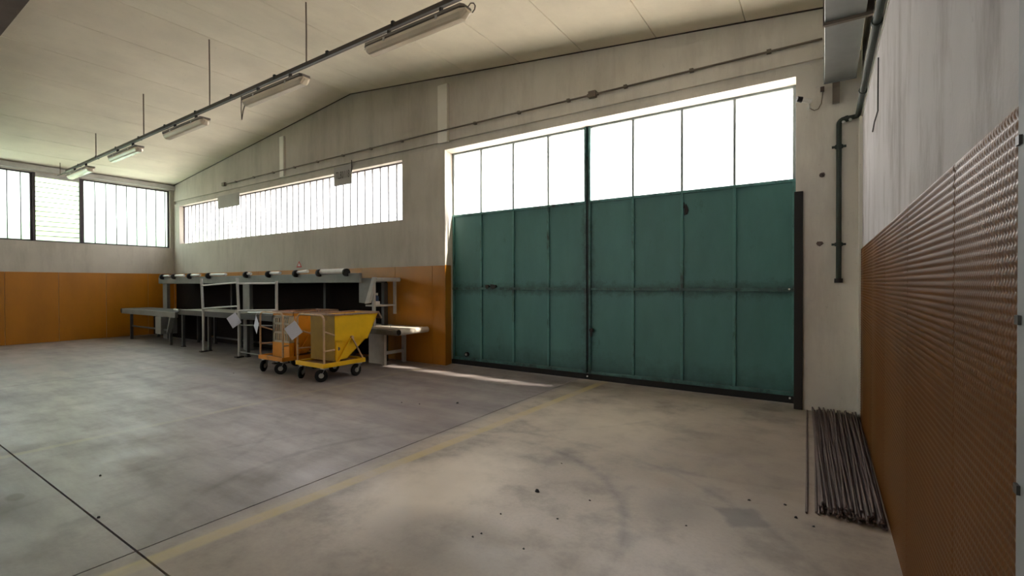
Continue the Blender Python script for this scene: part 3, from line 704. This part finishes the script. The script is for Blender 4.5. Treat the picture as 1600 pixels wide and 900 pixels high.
    b.bar((hx1+.002, hy+.885, z_+.008), (hx1+.002, hy+.965, .945), .03, .03); b.bar((hx0-.002, hy+.885, z_+.008), (hx0-.002, hy+.965, .945), .03, .03)
    b.bar((hx0, hy+.90, z_), (hx1, hy+.90, z_), .03, .03)
    b.add([(hx0, hy+.905, 1.055), (hx1, hy+.905, 1.055), (hx1, hy+.97, .94), (hx0, hy+.97, .94), (hx0, hy+.895, 1.055), (hx1, hy+.895, 1.055), (hx1, hy+.96, .94), (hx0, hy+.96, .94)],
          [(0, 1, 2, 3), (7, 6, 5, 4), (0, 4, 5, 1), (1, 5, 6, 2), (2, 6, 7, 3), (3, 7, 4, 0)])
    b.build('rim', rim, t)
    for xs_ in (hx0-.012, hx1+.012):
        MB().bar((xs_, hy+.31, .66), (xs_, hy+.05, .285), .024, .022).build('support_strut', body, t)
        MB().bar((xs_, hy+.33, .66), (xs_, hy+.55, .285), .020, .022).build('support_strut', tube, t)
        b = MB().tube([(xs_-.03, hy+.32, .665), (xs_+.03, hy+.32, .665)], .026, 12); b.build('pivot', tube, t)
        MB().tube([(xs_-.02, hy+.06, .50), (xs_+.01, hy+.06, .50)], .028, 12).build('latch', M_rust, t)
        MB().bar((xs_, hy+.03, .285), (xs_, hy+.03, .60), .022, .03).build('corner_post', body, t)
    return t
c1 = hopper_cart(-6.545, 4.545, 'bright yellow tipping hopper cart with rusty rim, the front one nearest the gate', M_yellow, M_yellowd, M_tube, M_pinkrust, (-7.24, -6.60), M_yellow)
c2 = hopper_cart(-7.71, 4.56, 'orange hopper cart standing behind and left of the bright yellow one', M_orangec, M_orangec, M_tube, M_pinkrust, (-8.40, -7.76), M_orangec)

# crate on the orange cart
cr_ = thing('plastic_crate', (-7.93, 4.72, .25), 'beige slotted plastic crate standing upright on the orange cart', 'crate')
b = MB(); cx0, cx1, cz0, cz1, cy0 = -8.24, -7.72, .53, 1.0, 4.70
for row in range(3):
    z0 = cz0+row*(cz1-cz0)/3; hh = (cz1-cz0)/3
    b.box(cx0, cx1, cy0, cy0+.02, z0, z0+.035)
    for k in range(9):
        x_ = cx0+k*(cx1-cx0-.02)/8; b.box(x_, x_+.022, cy0, cy0+.018, z0+.035, z0+hh)
b.box(cx0, cx1, cy0, cy0+.02, cz1-.045, cz1); b.box(cx0, cx0+.07, cy0, cy0+.018, cz0, cz1)
b.build('slotted_face', M_beige, cr_)
b = MB().box(cx0, cx0+.012, cy0+.02, cy0+.09, cz0, cz1); b.box(cx1-.012, cx1, cy0+.02, cy0+.09, cz0, cz1); b.box(cx0, cx1, cy0+.02, cy0+.09, cz0, cz0+.012); b.box(cx0, cx1, cy0+.02, cy0+.09, cz1-.012, cz1); b.build('sides', M_beige, cr_)
MB().box(cx0, cx1, cy0-.0, cy0+.09, .272, cz0).build('base', M_orangec, cr_)

# bits of wire on the carts
for pts, lb in (([(-7.7, 5.3, 1.075), (-7.4, 5.0, 1.12), (-7.2, 4.9, 1.085)], 'thin bent wire lying across the rims of the two carts'),):
    tag(MB().tube(pts, .006, 6).build('bent_wire', M_rust), lb, 'wire')
def wtag(cx, cy, cz, s1, s2, ang, label, yaw=0):
    t = thing('paper_tag', (cx, cy, cz), label, 'paper')
    c, s = math.cos(ang), math.sin(ang); v = []
    for dy in (-.002, .002):
        for a, bb in ((-1, -1), (1, -1), (1, 1), (-1, 1)):
            px, pz = a*s1/2, bb*s2/2; X, Z = px*c-pz*s, px*s+pz*c
            v.append((cx+X*math.cos(yaw), cy+dy+X*math.sin(yaw)+.0*Z, cz+Z))
    MB().add(v, [(0, 1, 2, 3), (7, 6, 5, 4), (0, 4, 5, 1), (1, 5, 6, 2), (2, 6, 7, 3), (3, 7, 4, 0)]).build('sheet', M_paper, t)
    top = max(v, key=lambda q: q[2])
    MB().tube([top, (top[0]+.01, cy+.025, top[2]+.07)], .004, 6).build('tie', M_whitep, t)
    return t
wtag(-7.31, 4.525, .79, .235, .235, .78-.15, 'white diamond-hung paper tag on the yellow cart handle', yaw=.45)
wtag(-8.47, 4.535, .83, .24, .22, .95, 'white paper tag seen edge-on at the left end of the orange cart handle', yaw=-.25)
wtag(-10.32, 5.06, .80, .23, .25, .78-.2, 'white diamond-hung paper tag on the tall tubular rack', yaw=.5)

# ------------------------------------------------------------------ benches and conveyor line
# left bench conveyor
lb = thing('conveyor_table', (-15.3, 5.6, 0), 'dark grey conveyor table standing in the left corner', 'conveyor')
MB().box(-17.15, -13.62, 5.25, 5.32, .72, .86).build('side_rail', M_grey, lb, bevel=.006)
MB().box(-17.15, -13.62, 5.95, 6.02, .72, .86).build('side_rail', M_grey, lb, bevel=.006)
MB().box(-17.10, -13.62, 5.32, 5.95, .84, .868).build('belt', M_dgrey, lb)
MB().tube([(-17.16, 5.25, .80), (-17.16, 6.02, .80)], .07, 14).build('end_roller', M_rubber, lb)
for x_ in (-16.55, -14.0):
    for y_ in (5.30, 5.95): MB().box(x_-.03, x_+.03, y_-.03, y_+.03, 0, .72).build('leg', M_dgrey, lb)
MB().box(-16.52, -14.03, 5.29, 5.32, .36, .40).build('brace', M_dgrey, lb)
MB().box(-14.72, -14.38, 5.22, 5.60, .26, .715).build('control_box', M_grey, lb, bevel=.01)
MB().box(-17.1, -13.7, 6.025, 6.04, .04, .84).build('shade_panel', M_shade, lb)  # dark sheet added to paint the shade under the table
MB().bar((-13.75, 5.24, .72), (-13.95, 5.24, .32), .10, .04).build('guide_plate', M_grey, lb)

# middle table
mt = thing('roller_table', (-11.2, 5.7, 0), 'long dark steel roller table under the tall tubular rack', 'table')
MB().box(-13.55, -8.75, 5.30, 5.36, .80, .92).build('side_rail', M_dgrey, mt, bevel=.005)
MB().box(-13.55, -8.75, 6.04, 6.10, .80, .92).build('side_rail', M_dgrey, mt, bevel=.005)
MB().box(-13.50, -10.7, 5.36, 6.04, .90, .925).build('table_top', M_lgrey, mt)
for k in range(17): MB().tube([(-10.62+k*.112, 5.36, .895), (-10.62+k*.112, 6.04, .895)], .03, 8).build('roller', M_steel, mt)
for x_ in (-13.35, -12.0, -10.3, -8.85):
    for y_ in (5.33, 6.07): MB().box(x_-.03, x_+.03, y_-.03, y_+.03, .02, .80).build('leg', M_dgrey, mt)
    for y_ in (5.33, 6.07): MB().box(x_-.05, x_+.05, y_-.04, y_+.04, 0, .02).build('foot', M_black, mt)
MB().box(-13.3, -8.85, 6.06, 6.09, .15, .19).build('brace', M_dgrey, mt)
MB().box(-13.5, -8.8, 6.105, 6.12, .04, .86).build('shade_panel', M_shade, mt)  # black sheet put in for the shade below the rollers
MB().tube([(-13.7, 5.27, .93), (-13.45, 5.27, .91)], .025, 10).build('end_roller', M_lgrey, mt)
# tubes lying on the rollers
for k, (y_, x0_, x1_) in enumerate(((5.42, -10.45, -9.0), (5.50, -10.55, -9.1), (5.58, -10.4, -8.95), (5.68, -10.5, -9.2), (5.80, -10.4, -9.05))):
    o = MB().tube([(x0_, y_, .944), (x1_, y_+.02, .944)], .018, 8).build('steel_tube', M_steel)
    tag(o, 'bright loose steel tube lying on the roller table behind the paper tag', 'tube', 'loose steel tubes on the roller table')
# tall tube rack
tr = thing('tube_rack', (-10.5, 5.16, 0), 'tall open rack of pale metal tubes in front of the roller table', 'rack')
up_ = [(-12.03, -11.95, 1.69, 0.0), (-10.42, -10.36, 1.69, 0.0), (-8.93, -8.93, 1.62, 0.0)]
for xt, xb, zt, z0 in up_:
    MB().tube([(xb, 5.18, .03), (xb, 5.18, .85), (xt, 5.18, zt)], .027, 10).build('upright', M_lgrey, tr)
    b = MB().box(xb-.05, xb+.05, 5.10, 5.26, 0, .03); b.build('foot', M_black, tr)
def xat(i, z): xt, xb, zt, _ = up_[i]; return xb+(xt-xb)*max(0, (z-.85)/(zt-.85))
for i, z1, z2 in ((0, 1.53, 1.59), (1, 1.57, 1.57), (0, 1.0, 1.09), (1, 1.0, 1.05), (1, .69, .74), (1, .12, .12)):
    MB().tube([(xat(i, z1)+.01, 5.18, z1), (xat(i+1, z2)-.01, 5.18, z2)], .018 if z1 > .9 else .013, 8).build('crossbar', M_lgrey if z1 > .9 else M_grey, tr)

# overhead roll shelf
os_ = thing('overhead_shelf', (-11.6, 6.2, 0), 'long grey overhead beam shelf carrying wrapping rolls along the back wall', 'shelf')
MB().box(-16.1, -7.24, 5.80, 5.86, 1.58, 1.76).build('front_beam', M_mgrey, os_, bevel=.006)
MB().box(-16.1, -7.56, 5.86, 6.72, 1.58, 1.60).build('shade_deck', M_dgrey, os_)  # unseen deck added to cast shade below the beam
MB().box(-17.3, -7.56, 6.715, 6.755, .05, 1.62).build('shade_board', M_shade, os_)  # dark sheet in place of the shaded wall behind the shelf
for x0_, x1_ in ((-16.0, -15.73), (-11.55, -11.25)): MB().box(x0_, x1_, 5.87, 5.95, 0, 1.58).build('post', M_grey, os_)
for x_ in (-13.4, -9.3, -7.4): MB().box(x_-.04, x_+.04, 6.5, 6.6, 0, 1.58).build('post', M_dgrey, os_)
rolls = [(253, 264), (274.5, 288), (298, 311), (326, 352), (421, 435), (459, 475), (495, 501.5), (503, 547), (549, 561)]
def xpx(px):  # where a sight line meets the shelf's front face
    return 5.74*(-16.01+(px-250)*((-7.23+16.01)/(562-250)))/5.8 if False else px
X8 = [(-15.75, -15.35, 'leftmost'), (-15.0, -14.45, 'second'), (-14.05, -13.55, 'third'), (-13.0, -12.2, 'fourth'), (-11.2, -11.05, 'stub'), (-10.25, -9.85, 'fifth'), (-9.22, -8.85, 'sixth'), (-8.42, -7.58, 'longest')]
for i, (x0_, x1_, nm) in enumerate(X8):
    lbl = {'leftmost': 'wrapping roll at the left end of the overhead shelf', 'second': 'second wrapping roll from the left on the overhead shelf', 'third': 'third wrapping roll from the left on the overhead shelf',
           'fourth': 'fourth wrapping roll from the left, between the first two rack uprights', 'stub': 'dark empty roll disc on the overhead shelf right of the middle rack upright', 'fifth': 'short wrapping roll just above the right upright of the tubular rack', 'sixth': 'short tilted wrapping roll above the gap between the carts and rack', 'longest': 'longest pale wrapping roll at the right end of the overhead shelf'}[nm]
    t = thing('wrapping_roll', ((x0_+x1_)/2, 5.77, 1.76), lbl, 'roll', 'wrapping rolls on the overhead shelf')
    r_ = .05 if nm == 'longest' else .032
    MB().tube([(x0_, 5.80, 1.80), (x1_, 5.80, 1.80 if nm != 'sixth' else 1.82)], r_, 12).build('core', M_whitep, t)
    for xe in ((x0_, x1_) if nm == 'longest' else (x0_,)):
        MB().tube([(xe-.025, 5.77, 1.775), (xe+.025, 5.77, 1.775)], .075, 16).build('end_disc', M_rubber, t)

# end stand with hood
hd = thing('end_hood', (-7.1, 6.0, 1.2), 'grey sheet-metal hood with a pale slanted edge at the right end of the overhead shelf', 'hood')
MB().prism([(-7.375, 1.20), (-7.19, 1.19), (-6.98, 1.665), (-7.375, 1.665)], 'y', 5.90, 6.0).build('hood_body', M_grey, hd)
MB().prism([(-7.19, 1.18), (-7.065, 1.20), (-6.905, 1.68), (-6.98, 1.68)], 'y', 5.88, 5.93).build('slanted_edge', M_lgrey, hd)
st = thing('end_stand', (-7.35, 6.4, .72), 'pale metal stand with roller top and shelf on the belt conveyor end', 'stand')
MB().box(-7.27, -7.22, 6.12, 6.17, .735, 1.60).build('post', M_lgrey, st)
MB().box(-7.27, -7.22, 6.655, 6.70, .95, 1.60).build('post', M_lgrey, st)
MB().box(-7.52, -7.48, 6.655, 6.695, .735, 1.56).build('post', M_grey, st)
MB().box(-7.52, -7.22, 6.17, 6.655, 1.115, 1.145).build('shelf', M_lgrey, st)
MB().tube([(-7.22, 6.14, 1.64), (-7.19, 6.75, 1.64)], .04, 14).build('roller', M_lgrey, st)
for y_ in (6.13, 6.752): MB().tube([(-7.205, y_-.008, 1.64), (-7.205, y_+.008, 1.64)], .045, 14).build('end_cap', M_black, st)
MB().box(-7.36, -7.25, 6.10, 6.70, 1.605, 1.625).build('top_plate', M_grey, st)
b_ = thing('spray_bottle', (-7.40, 6.35, 1.145), 'small dark blue bottle with white cap on the stand shelf', 'bottle')
MB().tube([(-7.40, 6.35, 1.146), (-7.40, 6.35, 1.30), (-7.40, 6.35, 1.33)], [.036, .036, .016], 12).build('bottle_body', M_blue, b_)
MB().tube([(-7.40, 6.35, 1.33), (-7.40, 6.35, 1.375)], .024, 10).build('cap', M_whitep, b_)
tag(MB().box(-7.36, -7.25, 6.19, 6.30, 1.146, 1.215).build('white_box', M_whitep, bevel=.004), 'small white box on the stand shelf beside the blue bottle', 'box')

bc = thing('belt_conveyor', (-7.4, 6.4, 0), 'belt conveyor with pale belt and end roller on white legs by the gate', 'conveyor')
MB().box(-8.7, -6.50, 6.06, 6.10, .60, .70).build('side_rail', M_grey, bc, bevel=.004)
MB().box(-8.7, -6.50, 6.68, 6.72, .60, .70).build('side_rail', M_grey, bc, bevel=.004)
MB().box(-8.7, -6.44, 6.10, 6.68, .66, .725).build('belt', M_belt, bc)
MB().tube([(-6.42, 6.02, .672), (-6.42, 6.74, .672)], .055, 16).build('end_roller', M_belt, bc)
for y_ in (6.02, 6.725): MB().tube([(-6.42, y_-.02, .672), (-6.42, y_+.02, .672)], .05, 14).build('bearing', M_black, bc)
MB().box(-7.42, -7.04, 6.16, 6.20, .02, .60).build('side_panel', M_lgrey, bc)
MB().box(-7.04, -6.97, 6.15, 6.21, 0, .60).build('leg', M_lgrey, bc)
MB().box(-7.04, -6.97, 6.66, 6.72, 0, .60).build('leg', M_lgrey, bc)
MB().box(-7.03, -6.98, 6.21, 6.66, .20, .26).build('brace', M_lgrey, bc)
for y_ in (6.15, 6.66): MB().box(-8.6, -8.53, y_, y_+.06, 0, .60).build('leg', M_grey, bc)
MB().tube([(-6.95, 6.30, .725), (-6.95, 6.30, .78)], .006, 6).build('pin', M_steel, bc)
